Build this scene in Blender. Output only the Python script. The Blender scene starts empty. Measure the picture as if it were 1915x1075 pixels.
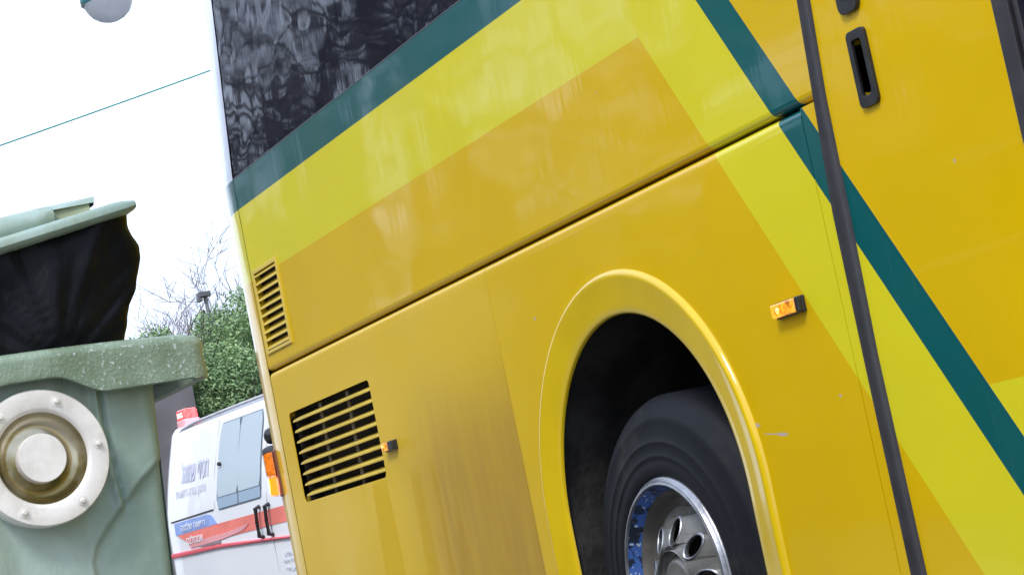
import bpy, bmesh, math, random
from math import sin, cos, pi, radians, hypot, atan2
from mathutils import Vector, Matrix, noise
from mathutils.geometry import tessellate_polygon
S = bpy.context.scene
C = S.collection

# ------------------------------------------------------------------ camera
cam = bpy.data.cameras.new('camera'); cam_o = bpy.data.objects.new('camera', cam); C.objects.link(cam_o)
cam.sensor_width = 36; cam.lens = 36 * 4300 / 1915; cam.clip_start = .05; cam.clip_end = 2000
R_ = Vector((0.39545096, 0.89707747, -0.19715616)); U_ = Vector((0.18336968, 0.1332231, 0.97397493)); W_ = Vector((-0.89999672, 0.42131179, 0.1118136))
m = Matrix((R_, U_, -W_)).transposed().to_4x4(); m.translation = Vector((5.61374671, -2.95063278, 0.67395664))
cam_o.matrix_world = m
S.camera = cam_o

# ------------------------------------------------------------------ sky, sun, exposure
SUN_EL, SUN_AZ = radians(48), radians(-48)          # azimuth of the sun, from +X towards +Y
world = bpy.data.worlds.new('World'); S.world = world; world.use_nodes = True
nt = world.node_tree; nt.nodes.clear()
sky = nt.nodes.new('ShaderNodeTexSky'); sky.sky_type = 'NISHITA'; sky.sun_disc = False
sky.sun_elevation = SUN_EL; sky.sun_rotation = pi / 2 - SUN_AZ; sky.dust_density = 3; sky.air_density = 1.2
tc = nt.nodes.new('ShaderNodeTexCoord')
cn = nt.nodes.new('ShaderNodeTexNoise'); cn.inputs['Scale'].default_value = 2.6; cn.inputs['Detail'].default_value = 5
cr = nt.nodes.new('ShaderNodeValToRGB')              # overcast cloud sheet, uneven in brightness
cr.color_ramp.elements[0].position = .35; cr.color_ramp.elements[0].color = (6.4, 7.7, 10.5, 1)
cr.color_ramp.elements[1].position = .7; cr.color_ramp.elements[1].color = (9.9, 11.1, 13.4, 1)
mx = nt.nodes.new('ShaderNodeMix'); mx.data_type = 'RGBA'; mx.inputs[0].default_value = .85
bg = nt.nodes.new('ShaderNodeBackground'); bg.inputs['Strength'].default_value = .1
wo = nt.nodes.new('ShaderNodeOutputWorld')
L = nt.links.new
L(tc.outputs['Generated'], cn.inputs['Vector']); L(cn.outputs['Fac'], cr.inputs['Fac'])
L(sky.outputs['Color'], mx.inputs[6]); L(cr.outputs['Color'], mx.inputs[7]); L(mx.outputs[2], bg.inputs['Color']); L(bg.outputs[0], wo.inputs[0])
sun = bpy.data.lights.new('sun', 'SUN'); sun.energy = 1.4; sun.angle = radians(14); sun.color = (1, .95, .88)
sun_o = bpy.data.objects.new('sun', sun); C.objects.link(sun_o)
sd = Vector((cos(SUN_EL) * cos(SUN_AZ), cos(SUN_EL) * sin(SUN_AZ), sin(SUN_EL)))
sun_o.rotation_euler = sd.to_track_quat('Z', 'Y').to_euler()
S.view_settings.view_transform = 'Standard'; S.view_settings.look = 'None'; S.view_settings.gamma = 1
S.view_settings.exposure = .82
S.view_settings.use_curve_mapping = False
GZ = -.03                                            # ground level

# ------------------------------------------------------------------ material helpers
class NT:
    def __init__(s, name):
        s.m = bpy.data.materials.new(name); s.m.use_nodes = True; s.t = s.m.node_tree; s.n = s.t.nodes
        s.b = s.n['Principled BSDF']
    def node(s, typ, **kw):
        n = s.n.new(typ)
        for k, v in kw.items(): setattr(n, k, v)
        return n
    def link(s, a, b): s.t.links.new(a, b)
    def val(s, x, sock):
        if isinstance(x, (int, float)): sock.default_value = x
        elif isinstance(x, (tuple, list)): sock.default_value = tuple(x) + ((1,) if len(sock.default_value) == 4 and len(x) == 3 else ())
        else: s.link(x, sock)
    def math(s, op, a, b=0., c=0., clamp=False):
        n = s.node('ShaderNodeMath', operation=op, use_clamp=clamp)
        s.val(a, n.inputs[0]); s.val(b, n.inputs[1]); s.val(c, n.inputs[2]); return n.outputs[0]
    def mix(s, f, a, b):
        n = s.node('ShaderNodeMix', data_type='RGBA'); s.val(f, n.inputs[0]); s.val(a, n.inputs[6]); s.val(b, n.inputs[7]); return n.outputs[2]
    def coord(s, scale=(1, 1, 1), loc=(0, 0, 0)):
        t = s.node('ShaderNodeTexCoord'); mp = s.node('ShaderNodeMapping'); s.link(t.outputs['Object'], mp.inputs['Vector'])
        mp.inputs['Scale'].default_value = scale; mp.inputs['Location'].default_value = loc; return mp.outputs[0]
    def noise(s, sc, det=4, scale=(1, 1, 1), rough=.55, loc=(0, 0, 0)):
        n = s.node('ShaderNodeTexNoise'); s.link(s.coord(scale, loc), n.inputs['Vector'])
        n.inputs['Scale'].default_value = sc; n.inputs['Detail'].default_value = det; n.inputs['Roughness'].default_value = rough; return n.outputs['Fac']
    def ramp(s, f, a, b):        # 0 at a, 1 at b
        n = s.node('ShaderNodeMapRange'); n.interpolation_type = 'SMOOTHSTEP'; s.val(f, n.inputs[0]); n.inputs[1].default_value = a; n.inputs[2].default_value = b; return n.outputs[0]
    def bump(s, h, dist, strength=1, prev=None):
        n = s.node('ShaderNodeBump'); s.link(h, n.inputs['Height']); n.inputs['Distance'].default_value = dist; n.inputs['Strength'].default_value = strength
        if prev is not None: s.link(prev, n.inputs['Normal'])
        return n.outputs[0]
    def set(s, **kw):
        names = dict(color='Base Color', rough='Roughness', metal='Metallic', coat='Coat Weight', coatr='Coat Roughness', spec='Specular IOR Level', ior='IOR', alpha='Alpha', emit='Emission Color', emits='Emission Strength', normal='Normal', cnormal='Coat Normal', trans='Transmission Weight')
        for k, v in kw.items(): s.val(v, s.b.inputs[names[k]])
        return s.m

def simple(name, col, rough=.5, metal=0, var=.15, nscale=8, bump=0, coat=0, coatr=.1, spec=.5):
    t = NT(name)
    f = t.noise(nscale, 5)
    dark = tuple(c * (1 - var) for c in col); light = tuple(min(1, c * (1 + var)) for c in col)
    c = t.mix(t.ramp(f, .3, .7), dark, light)
    kw = dict(color=c, rough=t.math('ADD', t.math('MULTIPLY', f, .16), rough - .08), metal=metal, coat=coat, coatr=coatr, spec=spec)
    if bump: kw['normal'] = t.bump(t.noise(nscale * 6, 3), bump)
    return t.set(**kw)

# ------------------------------------------------------------------ mesh helpers
class MB:
    def __init__(s): s.v = []; s.f = []; s.mi = []
    def add(s, vs, fs, mi=0):
        o = len(s.v); s.v += [tuple(v) for v in vs]
        for f in fs: s.f.append(tuple(i + o for i in f)); s.mi.append(mi)
        return s
    def box(s, a, b, M=None, mi=0):
        x0, y0, z0 = a; x1, y1, z1 = b
        vs = [(x0, y0, z0), (x1, y0, z0), (x1, y1, z0), (x0, y1, z0), (x0, y0, z1), (x1, y0, z1), (x1, y1, z1), (x0, y1, z1)]
        if M is not None: vs = [M @ Vector(v) for v in vs]
        return s.add(vs, [(0, 3, 2, 1), (4, 5, 6, 7), (0, 1, 5, 4), (1, 2, 6, 5), (2, 3, 7, 6), (3, 0, 4, 7)], mi)
    def grid(s, rows, closed=False, caps=False, mi=0, closed_rows=False):  # rows of equal length; quads between
        n = len(rows[0]); o = []
        R = len(rows)
        for i in range(R - (0 if closed_rows else 1)):
            i2 = (i + 1) % R
            for j in range(n - (0 if closed else 1)):
                j2 = (j + 1) % n
                o.append((i * n + j, i * n + j2, i2 * n + j2, i2 * n + j))
        if caps: o.append(tuple(reversed(range(n)))); o.append(tuple((R - 1) * n + j for j in range(n)))
        return s.add([p for r in rows for p in r], o, mi)
    def tube(s, pts, rad, n=8, caps=True, mi=0):
        pts = [Vector(p) for p in pts]
        if not isinstance(rad, (list, tuple)): rad = [rad] * len(pts)
        rows = []; up = Vector((0, 0, 1))
        for i, p in enumerate(pts):
            d = (pts[min(i + 1, len(pts) - 1)] - pts[max(i - 1, 0)]).normalized()
            a = d.cross(up)
            if a.length < .05: a = d.cross(Vector((1, 0, 0)))
            a.normalize(); b = d.cross(a)
            rows.append([p + a * cos(t) * rad[i] + b * sin(t) * rad[i] for t in [2 * pi * k / n for k in range(n)]])
        return s.grid(rows, closed=True, caps=caps, mi=mi)
    def plate(s, outline, holes, fn, th, mi=0):      # 2-D outline with holes; fn(u, v, w) -> point; w 0 front, th back
        loops = [outline] + holes
        tri = tessellate_polygon([[Vector((u, v, 0)) for u, v in l] for l in loops])
        flat = [p for l in loops for p in l]
        for w, flip in ((0, False), (th, True)):
            vs = [fn(u, v, w) for u, v in flat]
            fs = []
            for t in tri:
                a, b, c = [flat[i] for i in t]
                ar = (b[0] - a[0]) * (c[1] - a[1]) - (b[1] - a[1]) * (c[0] - a[0])
                if abs(ar) < 1e-12: continue
                t = tuple(t) if (ar > 0) != flip else tuple(reversed(t))
                fs.append(t)
            s.add(vs, fs, mi)
        for l in loops:
            n = len(l); s.grid([[fn(u, v, 0) for u, v in l], [fn(u, v, th) for u, v in l]], closed=True, mi=mi)
        return s

def tag(o, label=None, cat=None, group=None, kind=None):
    if label: o['label'] = label
    if cat: o['category'] = cat
    if group: o['group'] = group
    if kind: o['kind'] = kind
    return o
def empty(name, loc, label, cat, group=None):
    o = bpy.data.objects.new(name, None); C.objects.link(o); o.location = loc; o.empty_display_size = .2
    return tag(o, label, cat, group)
def adopt(o, parent):
    o.parent = parent; r = parent; M = Matrix()
    chain = []
    while r is not None: chain.append(r); r = r.parent
    for r in reversed(chain): M = M @ r.matrix_parent_inverse @ r.matrix_basis if r.parent else Matrix.LocRotScale(r.location, r.rotation_euler, r.scale)
    o.matrix_parent_inverse = M.inverted()
def build(mb, name, mats, parent=None, smooth=None, bevel=0, seg=2, recalc=False):
    me = bpy.data.meshes.new(name); me.from_pydata(mb.v, [], mb.f)
    if not isinstance(mats, (list, tuple)): mats = [mats]
    for m_ in mats: me.materials.append(m_)
    if len(mats) > 1: me.polygons.foreach_set('material_index', mb.mi)
    if recalc or bevel:
        bm = bmesh.new(); bm.from_mesh(me); bmesh.ops.remove_doubles(bm, verts=bm.verts, dist=1e-5); bmesh.ops.recalc_face_normals(bm, faces=bm.faces)
        if bevel:
            es = [e for e in bm.edges if len(e.link_faces) == 2 and e.calc_face_angle(0) > radians(35)]
            bmesh.ops.bevel(bm, geom=es, offset=bevel, segments=seg, profile=.5, affect='EDGES', clamp_overlap=True)
        bm.to_mesh(me); bm.free()
    if smooth is not None:
        me.polygons.foreach_set('use_smooth', [True] * len(me.polygons)); me.update()
        if smooth < 180: me.set_sharp_from_angle(angle=radians(smooth))
    me.update()
    o = bpy.data.objects.new(name, me); C.objects.link(o)
    if parent is not None: adopt(o, parent)
    return o
def text_mesh(name, body, size, mat, M, parent, width=None, extrude=.0008, font_align='CENTER'):
    cu = bpy.data.curves.new(name, 'FONT'); cu.body = body; cu.size = size; cu.align_x = font_align; cu.align_y = 'CENTER'; cu.extrude = extrude; cu.offset = size*.012
    to = bpy.data.objects.new(name + '_curve', cu); C.objects.link(to)
    bpy.context.view_layer.update()
    dg = bpy.context.evaluated_depsgraph_get()
    me = bpy.data.meshes.new_from_object(to.evaluated_get(dg)); me.name = name
    bpy.data.objects.remove(to)
    if width and me.vertices:
        xs = [v.co.x for v in me.vertices]; k = width / max(1e-6, max(xs) - min(xs)); c0 = (max(xs) + min(xs)) / 2
        for v in me.vertices: v.co.x = (v.co.x - c0) * k
    me.transform(M); me.materials.clear(); me.materials.append(mat)
    o = bpy.data.objects.new(name, me); C.objects.link(o)
    if parent is not None: adopt(o, parent)
    return o

# ================================================================== materials
AMBER = (.615, .395, .0); LIME = (.62, .55, .014); TEAL = (.001, .085, .088); WHITEP = (.58, .64, .76)
SCR = ((.542, .870, .045, .003), (.575, .862, .022, .006), (.690, .825, .030, .006), (.64, .832, .05, .002), (-.575, 1.34, .010, .005), (.985, .880, .006, .005), (.10, 1.86, .005, .004), (1.62, 1.30, .004, .006))
def bus_paint(name, glare_grime=True, white_top=False):
    t = NT(name)
    tcn = t.node('ShaderNodeTexCoord'); sp = t.node('ShaderNodeSeparateXYZ'); t.link(tcn.outputs['Object'], sp.inputs[0])
    X, Z = sp.outputs[0], sp.outputs[2]
    def lt(a, b): return t.math('LESS_THAN', a, b)
    def gt(a, b): return t.math('GREATER_THAN', a, b)
    # slanted decal edges: X - slope * (z0 - Z)
    sd_ = t.math('SUBTRACT', X, t.math('MULTIPLY', t.math('SUBTRACT', 1.933, Z), .667))
    st = t.math('SUBTRACT', X, t.math('MULTIPLY', t.math('SUBTRACT', 1.936, Z), .650))
    amber1 = t.math('MULTIPLY', lt(Z, 1.933), lt(sd_, .391))
    right = gt(st, .84); band = t.math('MULTIPLY', gt(st, .716), lt(st, .84))
    amber2 = t.math('MULTIPLY', right, gt(Z, .82))
    teal1 = t.math('MULTIPLY', gt(Z, 2.228), lt(st, .84))
    teal = t.math('MAXIMUM', teal1, band)
    col = t.mix(t.math('MAXIMUM', amber1, amber2), LIME, AMBER)
    col = t.mix(teal, col, TEAL)
    if white_top: col = t.mix(gt(Z, 2.352), col, WHITEP)
    # slight paint variation
    v1 = t.noise(1.7, 4)
    hsv = t.node('ShaderNodeHueSaturation'); t.link(col, hsv.inputs['Color']); t.link(t.math('ADD', t.math('MULTIPLY', v1, .16), .92), hsv.inputs['Value']); col = hsv.outputs[0]
    # pale glare painted into the colour, stronger low and rearward, broken by streaks
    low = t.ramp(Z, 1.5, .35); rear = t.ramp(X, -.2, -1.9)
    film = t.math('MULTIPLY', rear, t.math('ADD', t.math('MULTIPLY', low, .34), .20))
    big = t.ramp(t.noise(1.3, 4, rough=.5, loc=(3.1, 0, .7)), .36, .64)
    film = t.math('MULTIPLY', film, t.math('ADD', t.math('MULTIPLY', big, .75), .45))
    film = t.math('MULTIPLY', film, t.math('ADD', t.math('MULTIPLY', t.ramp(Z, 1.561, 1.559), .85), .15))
    # brown dirt and reflected ground painted between the crease and the grille
    gx = t.math('MULTIPLY', t.ramp(X, -2.0, -1.45), t.ramp(X, -.845, -.87))
    gz = t.math('MULTIPLY', t.ramp(Z, 1.42, .95), gx)
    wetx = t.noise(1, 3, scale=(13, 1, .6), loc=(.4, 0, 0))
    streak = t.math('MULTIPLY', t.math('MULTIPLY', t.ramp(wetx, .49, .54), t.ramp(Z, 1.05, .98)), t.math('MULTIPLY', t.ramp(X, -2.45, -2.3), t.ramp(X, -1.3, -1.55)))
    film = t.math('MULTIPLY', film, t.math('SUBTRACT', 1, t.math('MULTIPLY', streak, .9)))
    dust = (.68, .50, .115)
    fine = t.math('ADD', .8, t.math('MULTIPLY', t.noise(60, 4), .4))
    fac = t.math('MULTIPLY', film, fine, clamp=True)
    if glare_grime:
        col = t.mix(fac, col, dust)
        col = t.mix(t.math('MULTIPLY', t.math('MULTIPLY', gz, .9), t.math('ADD', t.math('MULTIPLY', t.noise(1, 5, scale=(16, 1, 2.4), rough=.6), .7), .32)), col, (.30, .165, .035))
    # fine vertical wash marks everywhere
    vm = t.ramp(t.noise(1, 4, scale=(55, 1, 2.2), rough=.6), .62, .8)
    col = t.mix(t.math('MULTIPLY', vm, .10), col, (.6, .55, .4))
    # chips and specks
    chip = t.math('MULTIPLY', t.ramp(t.noise(38, 2, scale=(1, 1, 1), loc=(7, 0, 3)), .80, .815), 1.)
    col = t.mix(t.math('MULTIPLY', chip, .6), col, (.2, .17, .12))
    for (sx, sz, rx, rz) in SCR:                         # chips and scuffs
        e = t.math('ADD', t.math('POWER', t.math('DIVIDE', t.math('ABSOLUTE', t.math('SUBTRACT', X, sx)), rx), 2), t.math('POWER', t.math('DIVIDE', t.math('ABSOLUTE', t.math('SUBTRACT', t.math('ADD', Z, t.math('MULTIPLY', t.math('SUBTRACT', X, sx), .12)), sz)), rz), 2))
        col = t.mix(t.math('MULTIPLY', t.ramp(t.math('ADD', e, t.noise(90, 2)), 1.5, .9), .8), col, (.42, .36, .36))
    wav = t.bump(t.noise(1.1, 2, scale=(1, 1, 1.4)), .010)
    wav2 = t.bump(t.noise(1, 3, scale=(30, 1, 3.5), rough=.5), .0002, prev=wav)
    rough = t.math('ADD', .30, t.math('MULTIPLY', fac, .5))
    coatw = t.math('SUBTRACT', .9, t.math('MULTIPLY', fac, .8)); t.b.inputs['Coat IOR'].default_value = 1.34; t.b.inputs['Specular IOR Level'].default_value = .08
    return t.set(color=col, rough=rough, coat=coatw, coatr=t.math('ADD', .05, t.math('MULTIPLY', fac, .4)), normal=wav2, cnormal=wav2)
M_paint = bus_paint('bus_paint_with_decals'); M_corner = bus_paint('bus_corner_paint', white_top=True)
M_lip = simple('yellow_arch_paint', (.64, .44, .002), .32, var=.06, nscale=3, coat=.9, coatr=.06, spec=.15)
M_slat = simple('yellow_slat_paint', (.60, .44, .06), .5, var=.1)
M_louv = simple('yellow_louver_paint', (.58, .42, .05), .42, var=.08, nscale=5)
M_void = simple('dark_recess', (.012, .010, .011), .8, var=.3)
M_strut = simple('grimy_strut', (.16, .14, .11), .7, var=.3, nscale=20)
M_rubber = simple('black_rubber_seal', (.026, .024, .028), .45, var=.2, nscale=15)
M_tyre = NT('tyre_rubber')
_t = M_tyre; _n = _t.noise(9, 5)
M_tyre = _t.set(color=_t.mix(_t.ramp(_t.noise(5, 6, rough=.7), .5, .8), _t.mix(_n, (.004, .005, .008), (.010, .0115, .016)), (.03, .027, .024)), rough=.65, spec=.22, normal=_t.bump(_t.noise(70, 3), .0006))
M_plastic = simple('black_plastic', (.018, .018, .02), .32, var=.2, nscale=30)
M_white = simple('white_body_paint', (.78, .80, .84), .3, var=.03, nscale=2, coat=.8, coatr=.05)
M_under = simple('black_chassis', (.018, .017, .016), .8, var=.7, nscale=7, bump=.004)
# window glass: dark tint, slightly wavy
t = NT('tinted_window_glass')
wv = t.bump(t.noise(1.6, 2, scale=(1, 1, 1.3)), .0045)
wv = t.bump(t.noise(1, 3, scale=(26, 1, 2.5)), .00007, prev=wv)
film = t.ramp(t.noise(1, 4, scale=(14, 1, 1.6)), .5, .8)
M_glass = t.set(color=t.mix(t.math('MULTIPLY', film, .5), (.007, .008, .016), (.020, .022, .034)), rough=.03, spec=.5, ior=1.6, normal=wv)
# wheel metals
M_rimlip = simple('rim_bright_alloy', (.30, .31, .335), .36, metal=.85, var=.25, nscale=14, bump=.0008)
M_rimdisc = simple('rim_dull_alloy', (.17, .168, .16), .42, metal=.4, var=.25, nscale=10, bump=.0008)
t = NT('rim_barrel_grime'); n1 = t.noise(7, 5)
M_barrel = t.set(color=t.mix(t.ramp(n1, .35, .7), (.12, .11, .095), (.24, .225, .20)), rough=.55, metal=.2)
t = NT('rim_patchy_blue_band'); vo = t.node('ShaderNodeTexVoronoi'); t.link(t.coord(), vo.inputs['Vector']); vo.inputs['Scale'].default_value = 26
n1 = t.noise(15, 4); n2 = t.noise(60, 3)
col = t.mix(t.ramp(n1, .43, .47), (.02, .028, .05), (.06, .15, .46))  # blue broken by near-black and pale patches
col = t.mix(t.ramp(n2, .62, .64), col, (.62, .66, .74))
M_band = t.set(color=col, rough=.3, metal=.15)
# lamps
def lamp_mat(name, col, emit, es):
    t = NT(name); f = t.noise(60, 3)
    return t.set(color=t.mix(f, col, tuple(c * .6 for c in col)), rough=.15, coat=1, coatr=.03, emit=emit, emits=t.math('MULTIPLY', t.ramp(f, .35, .65), es))
M_amber = lamp_mat('amber_lens', (.70, .19, .01), (1, .40, .02), .8)
M_amber_dim = lamp_mat('amber_lens_dim', (.72, .17, .008), (1, .25, .01), .28)  # faint glow set into the upper lens
t = NT('amber_lamp_lit'); _tc = t.node('ShaderNodeTexCoord'); _vm = t.node('ShaderNodeVectorMath', operation='DISTANCE'); t.link(_tc.outputs['Object'], _vm.inputs[0]); _vm.inputs[1].default_value = (-3.335, -.02, 1.135)
_g = t.ramp(_vm.outputs['Value'], .070, .015)          # glow round the bulb behind the lens
M_amber_lit = t.set(color=(.8, .25, .02), rough=.15, coat=1, coatr=.03, emit=t.mix(_g, (1, .17, .003), (1, .62, .18)), emits=t.math('ADD', .8, t.math('MULTIPLY', _g, 16)))
M_bulb = lamp_mat('small_lit_bulb', (.9, .45, .08), (1, .62, .14), 4.)
M_red_lit = lamp_mat('red_beacon_lit', (.9, .08, .07), (1, .07, .07), 2.2)
M_hot = lamp_mat('red_beacon_core', (1, .5, .5), (1, .45, .42), 3.)

# ================================================================== ground
t = NT('asphalt'); g = t.noise(.6, 5); g2 = t.noise(90, 3)
M_asph = t.set(color=t.mix(g, (.040, .040, .042), (.068, .066, .064)), rough=.75, normal=t.bump(g2, .004))
t = NT('pale_ground'); g = t.noise(.35, 6)
M_ground = t.set(color=t.mix(g, (.17, .155, .13), (.27, .25, .22)), rough=.9, normal=t.bump(t.noise(30, 4), .01))
M_conc = simple('concrete', (.27, .26, .25), .85, var=.25, nscale=1.5, bump=.004)
mb = MB(); mb.add([(-600, -600, GZ - .008), (600, -600, GZ - .008), (600, 600, GZ - .008), (-600, 600, GZ - .008)], [(0, 1, 2, 3)])
tag(build(mb, 'ground', M_ground), kind='structure')
mb = MB(); mb.add([(-70, -1.0, GZ), (60, -1.0, GZ), (60, 8.6, GZ), (-70, 8.6, GZ)], [(0, 1, 2, 3)])
tag(build(mb, 'road', M_asph), kind='structure')
mb = MB(); mb.box((-70, -1.16, GZ - .1), (60, -1.0, GZ + .1)); tag(build(mb, 'kerb', M_conc, bevel=.012), kind='structure')
t = NT('pavement_slabs'); br = t.node('ShaderNodeTexBrick'); t.link(t.coord(), br.inputs['Vector']); br.inputs['Scale'].default_value = 2.2
br.inputs['Color1'].default_value = (.27, .255, .24, 1); br.inputs['Color2'].default_value = (.22, .21, .20, 1); br.inputs['Mortar'].default_value = (.1, .095, .09, 1); br.inputs['Mortar Size'].default_value = .012
M_pave = t.set(color=br.outputs['Color'], rough=.85)
mb = MB(); mb.box((-70, -5.2, GZ - .05), (60, -1.16, GZ + .085)); tag(build(mb, 'pavement', M_pave), kind='structure')

# ================================================================== the bus
ZP = GZ + .085
bus = empty('coach_bus', (2.2, 1.25, GZ), 'yellow coach bus with lime and teal stripes, its rear wheel and grille showing', 'bus')
SIDE = lambda u, v, w: (u, w, v)
XR = -3.085; XC = -.866; XT = 1.076; XF = 8.2
ARX, ARZ, ARR = -.085, .712, .655            # wheel arch hole centre and radius
GRILL = (-2.953, 1.020, -2.030, 1.374)
LOUV = (-3.036, 1.640, -2.762, 1.952)
def rrect(x0, z0, x1, z1, r, n=4):
    o = []
    for cx, cz, a0 in ((x1 - r, z0 + r, -pi / 2), (x1 - r, z1 - r, 0), (x0 + r, z1 - r, pi / 2), (x0 + r, z0 + r, pi)):
        for k in range(n + 1): a = a0 + pi / 2 * k / n; o.append((cx + r * cos(a), cz + r * sin(a)))
    return o
ZB, ZL = .30, 1.520                          # bottom of skirt, start of the bead
BEAD = [(0, 1.520), (0, 1.536), (.0006, 1.541), (.0025, 1.546), (.0055, 1.5505), (.0095, 1.554), (.0145, 1.5565), (.020, 1.5575), (.03, 1.558)]
UPPER = [(.04, 1.5655), (.016, 1.5655), (.0095, 1.5665), (.0055, 1.569), (.0025, 1.573), (.0008, 1.578), (0, 1.584)]
def sweep_x(mb, prof, x0, x1, mi=0, n=1):
    mb.grid([[(x0 + (x1 - x0) * i / n, y, z) for y, z in prof] for i in range(n + 1)], mi=mi)
def arch_leg(cx, r, z0, n=40):               # outline points of an arch opening, left leg -> right leg
    return [(cx - r, z0)] + [(cx - r * cos(pi * k / n), ARZ + r * sin(pi * k / n)) for k in range(n + 1)] + [(cx + r, z0)]
def lower_panel(name, x0, x1, holes=(), arch=None, bead=True, label=None):
    mb = MB(); out = [(x1, ZL), (x0, ZL), (x0, ZB)]
    if arch is not None: out += arch_leg(arch, ARR, ZB)
    out += [(x1, ZB)]
    out = out[::-1]
    # ensure counter-clockwise seen from the camera side
    mb.plate(out[::-1], [list(h) for h in holes], SIDE, .025)
    sweep_x(mb, BEAD if bead else [(0, 1.520), (0, 1.557), (.03, 1.5605)], x0, x1)
    mb.grid([[(x0, y, z) for y, z in BEAD], [(x0, .03, z) for y, z in BEAD]]); mb.grid([[(x1, y, z) for y, z in BEAD], [(x1, .03, z) for y, z in BEAD]])
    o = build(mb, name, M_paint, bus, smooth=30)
    if label: o['label'] = label
    return o
lower_panel('engine_panel', XR, XC - .0015, holes=[rrect(*GRILL, .022)], label='lower rear panel around the big grille, pale glare painted in')
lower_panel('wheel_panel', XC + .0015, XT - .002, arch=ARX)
lower_panel('pillar_panel', XT + .002, 1.150, bead=False)
# a shallow pressed ridge beside the crease
# upper side panel
def upper_panel(name, x0, x1, holes=()):
    mb = MB(); mb.plate([(x0, 1.584), (x1, 1.584), (x1, 2.352), (x0, 2.352)], [list(h) for h in holes], SIDE, .02)
    sweep_x(mb, UPPER, x0, x1)
    return build(mb, name, M_paint, bus, smooth=30)
upper_panel('upper_side_panel', XR, 1.19, holes=[[(LOUV[0], LOUV[1]), (LOUV[2], LOUV[1]), (LOUV[2], LOUV[3]), (LOUV[0], LOUV[3])]])
mb = MB(); mb.box((XR + .01, .034, ZB + .05), (GRILL[0] - .03, .05, 2.3)); mb.box((GRILL[2] + .03, .034, .35), (ARX - .75, .05, 1.56)); mb.box((XR, .045, 1.50), (1.15, .06, 1.6))
build(mb, 'inner_frame', M_void, bus)
# --- louver
lv = MB(); x0, z0, x1, z1 = LOUV
fr = .017
lv.plate([(x0 - fr, z0 - fr * .8), (x1 + fr, z0 - fr * .8), (x1 + fr, z1 + fr), (x0 - fr, z1 + fr)], [[(x0, z0), (x1, z0), (x1, z1), (x0, z1)]], lambda u, v, w: (u, -.007 + w, v), .012)
lo = build(lv, 'side_louver', M_louv, bus, bevel=.002)
sm = MB()
for k in range(10):
    zc = z0 + (z1 - z0) * (k + .5) / 9.6
    sm.add([(x0, -.006, zc - .013), (x1, -.006, zc - .013), (x1, -.006, zc - .008), (x0, -.006, zc - .008), (x0, .022, zc + .014), (x1, .022, zc + .014), (x1, .022, zc + .018), (x0, .022, zc + .018)],
           [(0, 1, 2, 3), (3, 2, 6, 7), (0, 4, 5, 1), (4, 7, 6, 5)])
build(sm, 'slats', M_louv, lo)
mb = MB(); mb.box((x0 - .01, .03, z0 - .01), (x1 + .01, .033, z1 + .01)); build(mb, 'louver_backing', M_void, lo)
# --- grille
x0, z0, x1, z1 = GRILL
gm = MB(); out = rrect(x0, z0, x1, z1, .022)
gm.grid([[(u, .004, v) for u, v in out], [(u, .085, v) for u, v in out]], closed=True)
gm.add([(u, .085, v) for u, v in out], [tuple(range(len(out)))])
gr = build(gm, 'engine_grille', M_void, bus)
sm = MB()
for k in range(8):
    zc = z0 + .024 + (z1 - z0 - .03) * k / 7.75
    pr = [(-.002, zc - .003), (-.002, zc + .0035), (.004, zc + .0065), (.034, zc + .019), (.034, zc + .015), (.004, zc - .004)]
    sm.grid([[(x, y * q + (1 - q) * .012, zc + (z - zc) * q) for y, z in pr] for x, q in ((x0 + .012, .25), (x0 + .05, 1), (x1 - .03, 1), (x1 - .002, .8))], closed=True, caps=True)
build(sm, 'slats', M_slat, gr, smooth=40)
for k in (1, 2):
    xx = x0 + (x1 - x0) * .335 * k
    sm = MB(); sm.box((xx - .012, .024, z0 + .002), (xx + .012, .03, z1 - .002)); build(sm, 'strut', M_strut, gr)
# --- wheel arch lip
LIP = [(.673, .003), (.670, -.006), (.664, -.012), (.657, -.014), (.648, -.0125), (.630, -.0095), (.605, -.006), (.580, -.003), (.562, -.0005), (.553, .002), (.548, .0055), (.547, .012), (.556, .0135)]
def lip(cx, name='wheel_arch'):
    mb = MB(); rows = []
    for z in (.26, .35, .5, .62): rows.append([(cx - r, y, z) for r, y in LIP])
    for k in range(65):
        a = pi * k / 64; rows.append([(cx - r * cos(a), y, ARZ + r * sin(a)) for r, y in LIP])
    for z in (.62, .5, .35, .26): rows.append([(cx + r, y, z) for r, y in LIP])
    return build(mb.grid(rows), name, M_lip, bus, smooth=60)
lp = lip(ARX)
def well(cx, parent):
    mb = MB(); rows = []
    for y in (.013, .45, .80):
        rows.append([(cx - .56, y, .1)] + [(cx - .56 * cos(pi * k / 24), y, ARZ + .56 * sin(pi * k / 24)) for k in range(25)] + [(cx + .56, y, .1)])
    mb.grid(rows); mb.add(rows[-1], [tuple(range(len(rows[-1])))])
    return build(mb, 'wheel_well', M_under, parent, smooth=40)
well(ARX, lp)
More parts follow.
